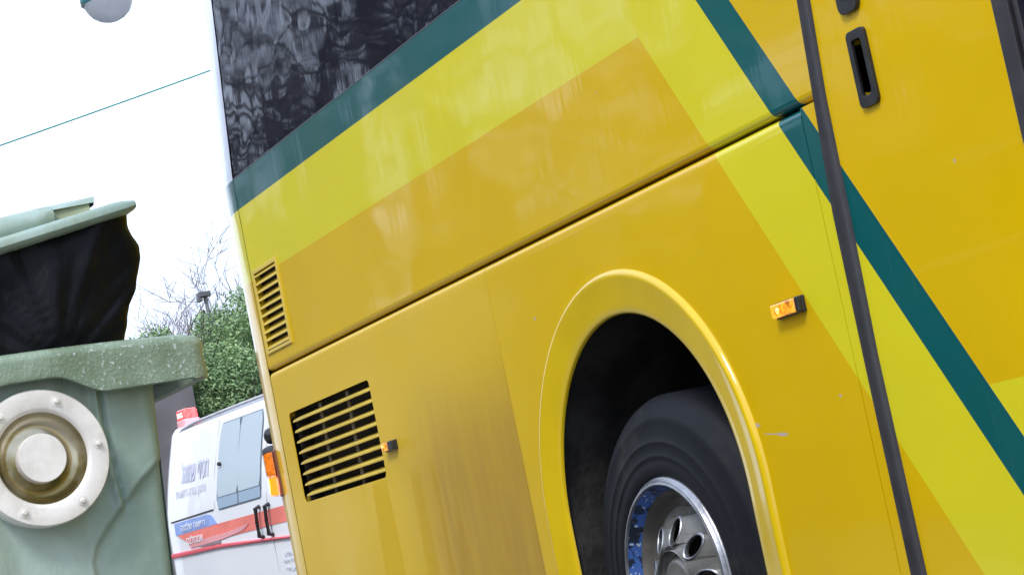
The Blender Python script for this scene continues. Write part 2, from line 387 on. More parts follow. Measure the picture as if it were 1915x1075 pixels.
# --- wheels
def lathe(mb, cx, cz, prof, n=72, mi=0, a0=0, a1=2 * pi):
    rows = []
    for k in range(n if a1 - a0 > 6.28 else n + 1):
        a = a0 + (a1 - a0) * k / n
        rows.append([(cx + r * cos(a), y, cz + r * sin(a)) for r, y in prof])
    mb.grid(rows, closed_rows=(a1 - a0 > 6.28), mi=mi)
def wheel(cx, cz, y0, root_name='rear_wheel'):
    W = bpy.data.objects.new(root_name, None); C.objects.link(W); W.location = (cx, y0 + .15, cz); adopt(W, bus); W.matrix_parent_inverse = Matrix.Translation(-bus.location)
    o_ = y0
    mb = MB(); lathe(mb, cx, cz, [(.292, o_ + .012), (.300, o_ - .002), (.312, o_ - .010), (.335, o_ - .012), (.340, o_ - .010), (.352, o_ - .0105), (.355, o_ - .0125), (.360, o_ - .0125), (.363, o_ - .010), (.375, o_ - .010), (.392, o_ - .0075), (.395, o_ - .0095), (.399, o_ - .009), (.402, o_ - .0065), (.415, o_ - .004), (.450, o_ + .004), (.454, o_ + .003), (.470, o_ + .008), (.474, o_ + .012), (.498, o_ + .024), (.515, o_ + .040), (.524, o_ + .058), (.528, o_ + .30), (.50, o_ + .33), (.30, o_ + .34)], 96)
    # tread grooves: shallow rings
    build(mb, 'tyre', M_tyre, W, smooth=50)
    mb = MB(); lathe(mb, cx, cz, [(.260, o_ + .022), (.270, o_ + .0), (.276, o_ - .018), (.279, o_ - .0225), (.283, o_ - .022), (.285, o_ - .0195), (.288, o_ - .0195), (.290, o_ - .016), (.292, o_ - .0145), (.294, o_ - .010), (.297, o_ - .009), (.2995, o_ - .003), (.300, o_ + .015)], 96)
    rimo = build(mb, 'rim', M_rimlip, W, smooth=60)
    mb = MB(); lathe(mb, cx, cz, [(.2748, o_ - .0155), (.2690, o_ + .0015), (.2600, o_ + .0215)], 96)
    # sits 1 mm in front of the rim's inner face
    mb.v = [(cx + (x - cx) * .9965, y - .0006, cz + (z - cz) * .9965) for x, y, z in mb.v]
    build(mb, 'patchy_band', M_band, rimo, smooth=60)
    mb = MB(); lathe(mb, cx, cz, [(.2585, o_ + .021), (.254, o_ + .030), (.248, o_ + .045), (.240, o_ + .064), (.222, o_ + .068), (.208, o_ + .058)], 96)
    build(mb, 'rim_barrel', M_barrel, rimo, smooth=60)
    # disc with oval hand holes: annular plate on a cone
    hn = 9; holes = []
    def ypro(r):                                     # disc profile, outboard towards the hub
        if r > .19: return o_ + .050 - (.21 - r) / .02 * .026
        if r > .10: return o_ + .024 - (.19 - r) / .09 * .044
        return o_ - .020
    for k in range(hn):
        a = radians(80.5 + 40 * k); ca, sa = cos(a), sin(a); h = []
        for q in range(18):
            p = 2 * pi * q / 18; rr = .145 + .034 * cos(p); tt = .0225 * sin(p)
            h.append((rr * ca - tt * sa, rr * sa + tt * ca))
        holes.append(h)
    out = [(.209 * cos(2 * pi * k / 72), .209 * sin(2 * pi * k / 72)) for k in range(72)]
    # intermediate rings so that the cone follows its profile
    inn = [(.094 * cos(2 * pi * k / 48), .094 * sin(2 * pi * k / 48)) for k in range(48)]
    mb = MB(); mb.plate(out, holes + [inn], lambda u, v, w: (cx + u, ypro(hypot(u, v)) + w, cz + v), .012)
    d_ = build(mb, 'rim_disc', M_rimdisc, W, smooth=25)
    mb = MB()
    for h in holes:
        n_ = len(h); c0 = (sum(p[0] for p in h) / n_, sum(p[1] for p in h) / n_)
        big = [(c0[0] + (p[0] - c0[0]) * 1.22, c0[1] + (p[1] - c0[1]) * 1.22) for p in h]; mid = [(c0[0] + (p[0] - c0[0]) * 1.1, c0[1] + (p[1] - c0[1]) * 1.1) for p in h]
        f_ = lambda P, e: [(cx + u, ypro(hypot(u, v)) + e, cz + v) for u, v in P]
        mb.grid([f_(big, .0), f_(mid, -.003), f_(h, -.001), f_(h, .012)], closed=True)
    build(mb, 'hole_edges', M_rimlip, d_, smooth=60)
    mb = MB(); lathe(mb, cx, cz, [(.102, o_ - .018), (.096, o_ - .010), (.088, o_ + .002), (.079, o_ + .004), (.070, o_ - .002), (.064, o_ - .010), (.060, o_ - .012), (.054, o_ - .011), (.0005, o_ - .013)], 48)
    build(mb, 'hub_cap', M_rimdisc, W, smooth=40)
    mb = MB(); lathe(mb, cx, cz, [(.25, o_ + .10), (.0005, o_ + .13)], 32); build(mb, 'brake_drum', M_under, W)
    return W
wheel(ARX, .497, .045)
# --- door seal strip, hatch, handles
SEAL = [(.28, 1.124, 1.180), (.44, 1.124, 1.180), (.95, 1.124, 1.177), (1.29, 1.127, 1.190), (1.56, 1.150, 1.197), (1.80, 1.172, 1.219), (2.20, 1.20, 1.250), (2.62, 1.22, 1.27)]
mb = MB(); rows = []
for z, a, b in SEAL: rows.append([(a - .004, .012, z), (a, -.004, z), (a + .006, -.010, z), (a + .014, -.006, z), (b - .012, -.008, z), (b - .004, -.010, z), (b, -.004, z), (b + .003, .012, z)])
build(mb.grid(rows), 'door_seal', M_rubber, bus, smooth=50)
mb = MB(); lft = [(b - .006, z) for z, a, b in SEAL]
HN = rrect(1.352, 1.512, 1.392, 1.642, .010)
mb.plate([(1.868, .28), (1.868, 2.62)] + lft[::-1], [HN], SIDE, .03)
hatch = build(mb, 'side_hatch', M_paint, bus, smooth=30)
mb = MB(); outl = rrect(1.336, 1.487, 1.408, 1.664, .014)
mb.plate(outl, [HN], lambda u, v, w: (u, -.010 + w, v), .012)
hd = build(mb, 'hatch_handle', M_plastic, hatch, bevel=.003)
mb = MB(); mb.grid([[(u, -.002, v) for u, v in HN], [(u, .045, v) for u, v in HN]], closed=True); mb.add([(u, .045, v) for u, v in HN], [tuple(range(len(HN)))])
build(mb, 'handle_pocket', M_void, hd)
mb = MB(); mb.plate(rrect(1.333, 1.704, 1.412, 1.80, .022), [], lambda u, v, w: (u, -.012 + w, v), .014)
lk = build(mb, 'hatch_lock', M_plastic, hatch, bevel=.004)
mb = MB(); lathe(mb, 1.372, 1.755, [(.018, -.012), (.017, -.018), (.0005, -.019)], 20); build(mb, 'lock_barrel', M_rimdisc, lk, smooth=30)
mb = MB(); mb.box((1.862, -.004, .28), (1.912, .02, 2.62)); mb.box((1.918, .004, .28), (1.932, .02, 2.62)); build(mb, 'door_frame_seal', M_rubber, bus, bevel=.003)
mb = MB(); mb.box((1.934, .01, .5), (2.75, .03, 2.62)); pd = build(mb, 'passenger_door', M_glass, bus)
mb = MB(); mb.box((1.934, .004, .28), (2.75, .03, .496)); build(mb, 'door_kick_plate', M_paint, pd)
mb = MB(); mb.box((2.752, -.003, .28), (2.80, .03, 2.62)); build(mb, 'door_frame_seal', M_rubber, bus, bevel=.003)
# forward part of the coach
lower_panel('luggage_panel', 2.803, 4.198); lower_panel('luggage_panel', 4.202, 5.298); lower_panel('wheel_panel', 5.302, 7.2, arch=6.25); lower_panel('front_panel', 7.204, XF - .3)
upper_panel('upper_side_panel', 2.803, XF - .3)
well(6.25, lip(6.25)); wheel(6.25, .497, .045, 'front_wheel')
# --- windows, tumblehome
def yt(z): return max(0, (z - 2.352) * .048)
mb = MB(); rows = []
for x in (-3.012, 1.22): rows.append([(x + (.0 if x > 0 else (z - 2.357) * .0), yt(z) + .002, z) for z in (2.357, 3.20)])
mb.add([(-3.075, .003, 2.357), (1.24, .003, 2.357), (1.27, yt(3.2) + .003, 3.2), (-3.045, yt(3.2) + .003, 3.2)], [(0, 1, 2, 3)])
build(mb, 'side_window', M_glass, bus)
mb = MB(); mb.add([(2.80, .003, 2.357), (XF - .3, .003, 2.357), (XF - .3, yt(3.2) + .003, 3.2), (2.80, yt(3.2) + .003, 3.2)], [(0, 1, 2, 3)]); build(mb, 'side_window', M_glass, bus)
mb = MB(); mb.tube([(-3.08, .003, 2.3545), (1.22, .003, 2.3545)], .0035, 6); build(mb, 'window_trim', M_rubber, bus, smooth=60)
# --- shell: roof, rear corner, rear, far side, front
RX, RA, RBY = -3.091, .40, .20
RAKE = lambda z: max(0., z - 2.352) * .07
mb = MB(); rows = []
zs = [.30, .6, .9, 1.3, 1.7, 2.05, 2.352, 2.5, 2.8, 3.1, 3.3, 3.42, 3.48]
def corner_row(z, far=False):
    sh = max(0, z - 3.2) * .35; o = []
    for k in range(17):
        a = pi / 2 * k / 16
        o.append((RX + RAKE(z) + (0) - RA * sin(a) + sh, yt(z) + sh + RBY - RBY * cos(a), z))
    return o
for z in zs: rows.append(corner_row(z))
mb.grid(rows)
build(mb, 'rear_corner', M_corner, bus, smooth=50)
mb = MB(); mb.grid([[(RX + RAKE(z) - RA + max(0, z - 3.2) * .35, y, z) for y in (yt(z) + max(0, z - 3.2) * .35 + RBY, 2.3)] for z in zs])
build(mb, 'rear_fascia', M_corner, bus)
mb = MB(); mb.grid([[(RX + RAKE(z) - RA * cos(a) + max(0, z - 3.2) * .35, 2.3 + .2 * sin(a), z) for a in [pi / 2 * k / 6 for k in range(7)]] + [(XF, 2.5, z)] for z in zs])
build(mb, 'far_side', M_corner, bus, smooth=50)
mb = MB(); ro = [(yt(3.2), 3.2), (yt(3.3) + .02, 3.3), (.13, 3.42), (.22, 3.48), (.6, 3.52), (1.25, 3.53), (1.9, 3.52), (2.5, 3.48)]
mb.grid([[(x, y, z) for y, z in ro] for x in (RX, 1.0, XF - .3)]); mb.add([(RX - .35, .3, 3.48), (RX, .22, 3.48), (RX, 2.5, 3.48), (RX - .35, 2.3, 3.48)], [(0, 1, 2, 3)])
build(mb, 'roof', M_white, bus, smooth=50)
mb = MB(); mb.grid([[(XF - .3 + .3 * sin(a), .3 - .3 * cos(a) + yt(z), z) for a in [pi / 2 * k / 8 for k in range(9)]] + [(XF, 2.5, z)] for z in (.3, 1.5, 2.3, 3.3, 3.48)])
build(mb, 'front_fascia', M_corner, bus, smooth=50)
mb = MB(); mb.box((RX - .3, .82, .34), (XF - .2, 2.45, .5)); mb.box((RX + .1, .10, .4), (ARX - .62, .8, 1.0)); mb.box((XT, .1, .35), (5.6, .8, 1.0)); build(mb, 'chassis', M_under, bus)
# --- side marker lamps
def marker(x0, x1, z0, z1, flip, lab):
    M = MB(); M.box((x0, -.010, z0), (x1, .001, z1)); b_ = build(M, 'marker_lamp', M_plastic, bus, bevel=.002); b_['label'] = lab
    a, b = (x0 + .005, x1 - .016) if not flip else (x0 + .004, x1 - .042)
    M = MB(); M.box((a, -.026, z0 + .003), (b, -.009, z1 - .003)); build(M, 'amber_lens', M_amber, b_, bevel=.004)
    M = MB(); M.box((b + .001, -.024, z0 + .001), (x1, -.009, z1 - .001)); build(M, 'lamp_end', M_plastic, b_, bevel=.004)
    cxx = a + (b - a) * .3; czz = (z0 + z1) / 2
    M = MB(); lathe(M, cxx, czz, [(.008, -.0262), (.006, -.029), (.0005, -.030)], 12); build(M, 'lit_bulb', M_bulb, b_, smooth=60)
marker(.792, .922, 1.097, 1.137, False, 'amber side marker lamp ahead of the wheel arch')
marker(-1.972, -1.868, 1.103, 1.137, True, 'small amber side marker lamp right of the grille')
# --- rear corner lamp
def frame_at(ang, z, off=0.):
    a = radians(ang); p = Vector((RX - RA * sin(a), RBY - RBY * cos(a), z)); tng = Vector((-RA * cos(a), RBY * sin(a), 0)).normalized(); nrm = Vector((tng.y, -tng.x, 0))
    if nrm.y > 0: nrm = -nrm
    M = Matrix.Identity(4); M.col[0] = tng.to_4d() * 1; M.col[1] = (-nrm).to_4d(); M.col[2] = Vector((0, 0, 1, 0)); M.col[3] = (p + nrm * off).to_4d()
    for i in range(3): M.col[i][3] = 0
    M.col[3][3] = 1; return M
F = frame_at(31, 0)
mb = MB(); pr = [(-.085, 1.075), (-.075, 1.262), (-.02, 1.266), (.05, 1.262), (.075, 1.240), (.075, 1.10), (.06, 1.078)]
mb.grid([[F @ Vector((u, y, z)) for u, z in pr] for y in (.02, -.006)], closed=True, caps=True)
tl = build(mb, 'rear_turn_lamp', simple('lamp_base_brown', (.16, .04, .012), .4), bus, bevel=.003)
def lens(z0, z1, mat, name, d):
    mb = MB(); rows = []
    for y, k in ((-.011, 1.), (-.030, .93), (-.040 * d, .82), (-.047 * d, .6)):
        cz = (z0 + z1) / 2; rows.append([F @ Vector((.006 + (u) * k, y, cz + (z - cz) * (1 - (1 - k) * .35))) for u, z in ((-.062, z0), (-.056, z1), (.04, z1), (.066, z1 - .01), (.068, z0 + .006), (.05, z0))])
    mb.grid(rows, closed=True, caps=True); return build(mb, name, mat, tl, smooth=45)
lens(1.160, 1.258, M_amber_dim, 'dim_lens', 1); lens(1.082, 1.1585, M_amber_lit, 'lit_lens', .95)
F2 = frame_at(62, 0)
mb = MB(); mb.grid([[F2 @ Vector((u * k, y, 1.228 + (z - 1.228) * k)) for u, z in [(p[0], p[1]) for p in rrect(-.075, 1.160, .10, 1.296, .03)]] for y, k in ((.03, 1), (-.035, 1), (-.052, .93), (-.058, .7))], closed=True, caps=True)
build(mb, 'tail_lamp_housing', M_plastic, bus, smooth=45)
mb = MB(); rows = []
for y, r in ((.03, .034), (-.028, .036), (-.046, .031), (-.055, .018), (-.057, .001)): rows.append([F2 @ Vector((.0 + r * cos(2 * pi * k / 20), y, 1.338 + r * sin(2 * pi * k / 20))) for k in range(20)])
mb.grid(rows, closed=True); build(mb, 'round_marker_lamp', M_plastic, bus, smooth=45)

# ================================================================== rubbish container
BA = radians(93); BO = Vector((.56, -1.796, 0)); BE = Vector((cos(BA), sin(BA), 0)); BN = Vector((-sin(BA), cos(BA), 0))   # BN points away from the camera
BN = Vector((-abs(sin(BA)), -abs(cos(BA)) * 1, 0)).normalized()
def BP(e, d, z): return BO + BE * e + BN * d + Vector((0, 0, z))
t = NT('faded_green_plastic')
n1 = t.noise(2.3, 6); n2 = t.noise(40, 4); tcn = t.node('ShaderNodeTexCoord'); sp = t.node('ShaderNodeSeparateXYZ'); t.link(tcn.outputs['Object'], sp.inputs[0])
col = t.mix(t.ramp(n1, .35, .65), (.22, .31, .265), (.39, .50, .455))
col = t.mix(t.math('MULTIPLY', t.ramp(t.noise(1, 5, scale=(9, 9, 1.6)), .48, .7), .75), col, (.20, .26, .16))
col = t.mix(t.math('MULTIPLY', t.ramp(n2, .6, .75), .35), col, (.38, .46, .40))
M_bin = t.set(color=col, rough=t.math('ADD', .3, t.math('MULTIPLY', n1, .35)), normal=t.bump(n2, .0015), coat=.15, coatr=.2)
t = NT('weathered_olive_rim')
n1 = t.noise(4.5, 6); n2 = t.noise(120, 3)
col = t.mix(t.ramp(n1, .35, .68), (.14, .20, .12), (.28, .37, .28))
col = t.mix(t.math('MULTIPLY', t.ramp(n2, .60, .68), t.ramp(t.noise(3, 3), .42, .6)), col, (.50, .56, .55))  # pale specks: glints of wet drops painted into the colour
M_rim = t.set(color=col, rough=.42, normal=t.bump(n2, .0025), coat=.2, coatr=.25)
t = NT('crinkled_black_bag')
n1 = t.noise(7, 5, scale=(1, 1, .6)); vo = t.node('ShaderNodeTexVoronoi', feature='DISTANCE_TO_EDGE'); t.link(t.coord((3.5, 3.5, 2.5)), vo.inputs['Vector'])
b1 = t.bump(n1, .012); b2 = t.bump(vo.outputs['Distance'], .002, prev=b1)
M_bag = t.set(color=(.006, .007, .009), rough=.35, normal=b2, spec=.09)
t = NT('scuffed_steel'); n1 = t.noise(11, 5); n2 = t.noise(60, 4)
M_steel = t.set(color=t.mix(t.ramp(n1, .3, .7), (.70, .67, .62), (.88, .86, .82)), rough=t.math('ADD', .34, t.math('MULTIPLY', n2, .2)), metal=.25, normal=t.bump(n2, .0008))
t = NT('stained_dish'); n1 = t.noise(7, 4)
M_dish = t.set(color=t.mix(t.ramp(n1, .38, .6), (.20, .16, .055), (.46, .42, .30)), rough=.22, metal=.7)
bin_ = empty('wheeled_rubbish_container', BP(0, .6, ZP), 'faded green wheeled rubbish container with a black bag under its raised lid', 'rubbish container')
def right_e(z): return .245 + (z - .15) * .055
def seg_d(px, pz, a, b):
    ax, az, bx, bz = *a, *b; L2 = (bx - ax) ** 2 + (bz - az) ** 2; q = max(0, min(1, ((px - ax) * (bx - ax) + (pz - az) * (bz - az)) / L2)); return hypot(px - ax - q * (bx - ax), pz - az - q * (bz - az)), (bx - ax) * (pz - az) - (bz - az) * (px - ax)
RIB = [(.153, 1.26), (.154, 1.138), (.160, 1.04), (.172, .950)]
CREASE = [(.300, 1.053), (.227, .997), (.172, .946), (.128, .902), (.100, .867), (.088, .836), (.090, .80), (.092, .70), (.09, .3)]
def relief(e, z):
    h = 0
    for a, b in zip(RIB[:-1], RIB[1:]):
        d, sd_ = seg_d(e, z, a, b); h = max(h, .014 * math.exp(-(d / .0075) ** 2))
    gr_ = min(seg_d(e - .016, z, a, b)[0] for a, b in zip(RIB[:-1], RIB[1:])); h -= .010 * math.exp(-(gr_ / .006) ** 2)
    dm = min((seg_d(e, z, a, b) for a, b in zip(CREASE[:-1], CREASE[1:])), key=lambda q: q[0])
    side = 1 if dm[1] > 0 else -1                    # below or right of the crease the wall stands back
    st = 1 / (1 + math.exp(-side * dm[0] / .005)) if dm[0] < .08 else (1 if side > 0 else 0)
    h += -.016 * st + .007 * math.exp(-(dm[0] / .007) ** 2)
    if e < .09: h += .004 * sin(max(0, min(1, (.09 - e) / .05)) * pi / 2)
    return h
mb = MB(); NE, NZ = 110, 130; rows = []
for j in range(NZ + 1):
    z = .15 + (1.27 - .15) * (j / NZ) ** .8; re = right_e(z); row = []
    for i in range(NE + 1):
        q = i / NE; e = -re + 2 * re * (q ** .7)
        e = -re + 2 * re * q
        ed = min(e + re, re - e); rd = .03 * (1 - math.sqrt(max(0, 1 - (1 - min(1, ed / .03)) ** 2)))
        row.append(BP(e, .02 + (1.27 - z) * .05 - relief(e, z) + rd, z))
    rows.append(row)
mb.grid(rows)
for sgn in (-1, 1):
    rr = [[BP(sgn * right_e(z), .05 + (1.27 - z) * .05 + dd * (1.15 - .1 * (1.27 - z)), z) for dd in (0, .5, 1)] for z in (.15, .7, 1.27)]
    mb.grid(rr)
mb.grid([[BP(e * right_e(z), 1.2 - (1.27 - z) * .05, z) for e in (-1, 1)] for z in (.15, 1.27)])
mb.add([BP(-.24, .07, .15), BP(.24, .07, .15), BP(.24, 1.15, .15), BP(-.24, 1.15, .15)], [(0, 1, 2, 3)])
build(mb, 'container_body', M_bin, bin_, smooth=60)
# rim: swept along the front with a wavy lower edge, then back along both sides
def low_e(e):
    q = max(0, min(1, (abs(e) - .05) / .12)); q = q * q * (3 - 2 * q); return 1.249 - .047 * q
mb = MB(); rows = []
path = []
for k in range(61): e = -.37 + .74 * k / 60; path.append((e, -.035, 0, -1, 1.298 + .018 * cos(e / .42 * 1.2) , low_e(e)))
for k in range(1, 9): a = pi / 2 * k / 8; path.append((.37 + .05 * sin(a), .015 - .05 * cos(a), sin(a), -cos(a), 1.3045 - .006 * k / 8, 1.200))
path.append((.42, .6, 1, 0, 1.298, 1.20)); path.append((.42, 1.25, 1, 0, 1.298, 1.20))
left = [(-e, d, -nx, ny, zt, zb) for e, d, nx, ny, zt, zb in path if e > .37 or (d > 0)][::-1]
for e, d, nx, ny, zt, zb in left + path:
    prof = [(-.055, zt - .014), (-.030, zt - .004), (-.012, zt), (0, zt - .007), (.004, zt - .022), (.0, zt - .04), (.003, zb + .012), (.001, zb + .002), (-.006, zb), (-.014, zb + .006), (-.014, zb + .03)]
    rows.append([BP(e + nx * q, d + ny * q, z) for q, z in prof])
mb.grid(rows); build(mb, 'container_rim', M_rim, bin_, smooth=50)
# lid, held up: a flange and a raised shell, tilted about 11 degrees
LT = radians(10.6)
def LP(s, d, t_): return BP(-.01 + s * cos(LT) - t_ * sin(LT), d, 1.541 + s * sin(LT) + t_ * cos(LT))
mb = MB(); rows = []
ss = [-.9, -.6, -.3, -.1, 0, .08, .16, .24, .29, .315, .332, .338]
for s in ss:
    end = max(0, (s - .30) / .038); tt = .033 * math.sqrt(max(.45, 1 - end * end))
    pr = [(1.0, .0), (-.005, 0), (-.022, .004), (-.030, .012), (-.030, .026), (-.022, .036), (-.006, .041), (.03, .042), (1.0, .07)]
    rows.append([LP(s, d + end * .012, .02 + (q - .02) * tt / .040) for d, q in pr])
mb.grid(rows, closed=True, caps=True); lid = build(mb, 'lid', M_bin, bin_, smooth=50)
mb = MB(); rows = []
for s, hh in [(-.9, .105), (-.5, .104), (-.2, .098), (0, .090), (.08, .086), (.14, .083), (.165, .080)]:
    pr = [(.02, .036), (.012, .05), (.016, .066), (.024, hh - .012), (.034, hh - .002), (.05, hh), (.5, hh + .03), (1.0, hh)]
    rows.append([LP(s - (0 if s < .1 else .012 * (1 - (q - .036) / .06)), d, q) for d, q in pr])
mb.grid(rows)
for s0, s1 in ((.162, .272),):                       # top skin runs on past the hand hole
    mb.add([LP(s0, .024, .066), LP(s0, .05, .081), LP(s0, 1.0, .085), LP(s1 - .012, .03, .056), LP(s1, .045, .071), LP(s1, 1.0, .075), LP(s1 - .012, .034, .050), LP(s1 - .004, 1.0, .055)], [(0, 1, 4, 3), (1, 2, 5, 4), (3, 4, 5, 7, 6)])
build(mb, 'lid_shell', M_bin, lid, smooth=50)
mb = MB(); mb.add([LP(.150, .028, .036), LP(.245, .030, .034), LP(.252, .036, .062), LP(.150, .034, .074)], [(0, 1, 2, 3)]); build(mb, 'hand_hole', simple('olive_inner_plastic', (.28, .33, .20), .6), lid)
# bag under the lid (rests in the container, held down by the lid: a thing of its own)
mb = MB(); rows = []
RE = [(1.24, .262), (1.32, .268), (1.36, .280), (1.40, .290), (1.43, .310), (1.464, .326), (1.50, .338), (1.526, .338), (1.55, .325), (1.57, .320), (1.585, .318), (1.60, .316), (1.63, .316)]
def interp(T, x):
    for (a, b), (c, d) in zip(T[:-1], T[1:]):
        if x <= c: return b + (d - b) * max(0, (x - a)) / (c - a)
    return T[-1][1]
NJ, NI = 60, 90
for j in range(NJ + 1):
    row = []
    q = j / NJ; 
    zr = 1.235 + q * (1.602 - 1.235)
    for i in range(NI + 1):
        p = i / NI; re = interp(RE, zr)
        e = -.55 + (re + .55) * min(1, p * 1.35)
        top = 1.541 + (e + .01) * .187 + .006
        z = 1.235 + (top - 1.235) * q
        nz = noise.noise(Vector((e * 6, zr * 5, 1.3))) * .03 + noise.noise(Vector((e * 14, zr * 9, 4.1))) * .006
        fold = .018 * abs(noise.noise(Vector((atan2(z - 1.27, e - .08) * 5, 2.2, hypot(z - 1.27, e - .08) * 3))))
        if p * 1.35 <= 1:
            ed = max(0, 1 - (re - e) / .05); d = .055 - nz - fold + .03 * ed * ed - .035 * sin(pi * min(1, q)) - .045 * q ** 3
            e += noise.noise(Vector((zr * 26, .5, 7))) * .006 * ed
        else:
            k = (p * 1.35 - 1) / .35; d = .085 + k * .75; e = re + noise.noise(Vector((zr * 20, k * 5, 9))) * .008
        row.append(BP(e, d, z))
    rows.append(row)
bag = build(mb.grid(rows), 'rubbish_bag', M_bag, None, smooth=180)
tag(bag, 'crinkled black rubbish bag bulging from the green container under its lid', 'rubbish bag')
# trunnion plate
def tl_lathe(mb, e0, z0, prof, n=64):
    mb.grid([[BP(e0 + r * cos(2 * pi * k / n), d - .016, z0 + r * sin(2 * pi * k / n)) for r, d in prof] for k in range(n)], closed_rows=True)
TC = (0.0, 1.079)
mb = MB(); tl_lathe(mb, *TC, [(.151, .05), (.152, -.004), (.149, -.008), (.112, -.009), (.106, -.006), (.102, .0)])
pl = build(mb, 'trunnion_plate', M_steel, bin_, smooth=40)
mb = MB(); tl_lathe(mb, *TC, [(.1025, -.001), (.097, .016), (.085, .027), (.070, .029), (.054, .021)]); build(mb, 'trunnion_dish', M_dish, pl, smooth=50)
mb = MB(); tl_lathe(mb, TC[0], TC[1], [(.055, .022), (.0545, -.003), (.053, -.006), (.0005, -.007)]); build(mb, 'trunnion_boss', M_steel, pl, smooth=30)
for k in range(6):
    a = radians(67 - 62 * k if k < 5 else 128); e, z = .129 * cos(a), 1.079 + .129 * sin(a)
    mb = MB(); rows = [[BP(e + r * cos(2 * pi * j / n_), d - .016, z + r * sin(2 * pi * j / n_)) for j in range(n_)] for d, r, n_ in ((-.006, .011, 12), (-.0105, .011, 12), (-.0105, .0065, 12), (-.0165, .006, 12), (-.018, .004, 12))]
    mb.grid(rows, closed=True, caps=True); build(mb, 'bolt', M_steel, pl, smooth=30)
for e in (-.19, .19):
    for d in (.2, 1.0):
        mb = MB(); rows = [[BP(e + x, d + .075 * cos(2 * pi * k / 20), ZP + .0755 + .075 * sin(2 * pi * k / 20)) for k in range(20)] for x in (-.02, .02)]
        mb.grid(rows, closed=True, caps=True); p = BP(e, d, ZP + .075); mb.tube([p, BP(e, d, .17)], .016, 8); build(mb, 'caster', M_rubber, bin_, smooth=40)

# ================================================================== ambulance
AA = radians(8); AO = Vector((-8.669, 1.565, 0)); AE = Vector((cos(AA), sin(AA), 0)); AN = Vector((-sin(AA), cos(AA), 0))   # AN away from camera
def AP(x, d, z): return AO + AE * x + AN * d + Vector((0, 0, z))
amb = empty('ambulance', AP(1.3, 1.0, GZ), 'white ambulance van with red stripe and red roof beacon beside the bus', 'ambulance')
t = NT('ambulance_white'); M_aw = t.set(color=t.mix(t.noise(2, 3), (.80, .82, .86), (.86, .87, .90)), rough=.3, coat=.7, coatr=.05)
M_ared = simple('red_stripe_film', (.82, .22, .18), .4, var=.12, nscale=3)
M_ared2 = simple('pink_faded_film', (.78, .36, .38), .35, var=.12, nscale=3)
M_mould = simple('red_moulding', (.80, .13, .17), .4, var=.1)
M_ablue = simple('blue_panel_film', (.30, .42, .78), .35, var=.1)
M_agl = NT('ambulance_glass'); M_agl = M_agl.set(color=(.46, .54, .60), rough=.3, coat=.3, coatr=.1, spec=.3)
M_agl2 = NT('ambulance_glass_low'); M_agl2 = M_agl2.set(color=(.31, .41, .52), rough=.3, coat=.3, coatr=.1, spec=.3)
M_grey = simple('grey_lettering', (.60, .62, .74), .5, var=.1); M_greyl = simple('pale_grey_lettering', (.68, .70, .79), .5, var=.1)
M_wl = simple('white_lettering', (.82, .84, .9), .5, var=.02); M_dk = simple('dark_gap', (.03, .03, .035), .6)
def ad(z): return 0 if z < 1.30 else (z - 1.30) ** 1.35 * .29   # the side leans in above the belt
PROF = [(.30, .05), (.42, .0), (.8, -.006), (1.30, 0)] + [(z, ad(z)) for z in (1.4, 1.5, 1.6, 1.7, 1.8, 1.88, 1.93)] + [(1.965, .185), (1.985, .24), (2.01, .34), (2.04, .6), (2.055, 1.0)]
def side_loop(x, sh=0):
    o = [AP(x, d + sh, z) for z, d in PROF]; o2 = [AP(x, 2.0 - d - sh, z) for z, d in PROF[:-1]][::-1]; return o + o2
mb = MB(); rows = []
for x, sh in ((-1.40, .30), (-1.39, .16), (-1.365, .07), (-1.32, .02), (-1.25, 0), (-.5, 0), (0, 0), (2.1, 0)): rows.append(side_loop(x, sh))
mb.grid(rows, caps=False); n_ = len(rows[0]); mb.add(rows[0], [tuple(range(n_))])
build(mb, 'van_body', M_aw, amb, smooth=35)
mb = MB(); rows = []
for x, zt in ((2.1, 1.9), (2.7, 1.88), (3.3, 1.35), (4.2, 1.12), (4.4, .9)):
    rows.append([AP(x, .03, .35), AP(x, .0, min(.9, zt)), AP(x, .06, min(1.2, zt)), AP(x, .22, zt), AP(x, 1.0, zt + .03), AP(x, 1.78, zt), AP(x, 1.94, min(1.2, zt)), AP(x, 2.0, min(.9, zt)), AP(x, 1.97, .35)])
mb.grid(rows); mb.add(rows[-1], [tuple(range(9))]); build(mb, 'van_front', M_aw, amb, smooth=35)
for x in (-.55, 3.55):
    mb = MB(); mb.grid([[AP(x + r * cos(2 * pi * k / 28), d, .34 + r * sin(2 * pi * k / 28)) for k in range(28)] for d, r in ((.22, .36), (-.012, .36), (-.02, .33), (-.012, .22), (.01, .21), (-.004, .08))], closed=True)
    w_ = build(mb, 'wheel', M_tyre, amb, smooth=40)
def apatch(name, pts, mat, off=.003, parent=None, th=.004):   # panel lying on the leaning side
    mb = MB(); n = len(pts)
    # densify the loop and use the plate helper so that it follows the lean
    zs_ = [z for _, z in pts]
    f_ = lambda u, v, w: AP(u, ad(v) - off + (-.006 * min(1, max(0, (1.3 - v) / .5)) if v < 1.3 else 0) + w, v)
    mb.plate(pts, [], f_, th); return build(mb, name, mat, parent or amb, smooth=30)
def dens(p, n=6):
    o = []
    for a, b in zip(p, p[1:] + p[:1]):
        for k in range(n): o.append((a[0] + (b[0] - a[0]) * k / n, a[1] + (b[1] - a[1]) * k / n))
    return o
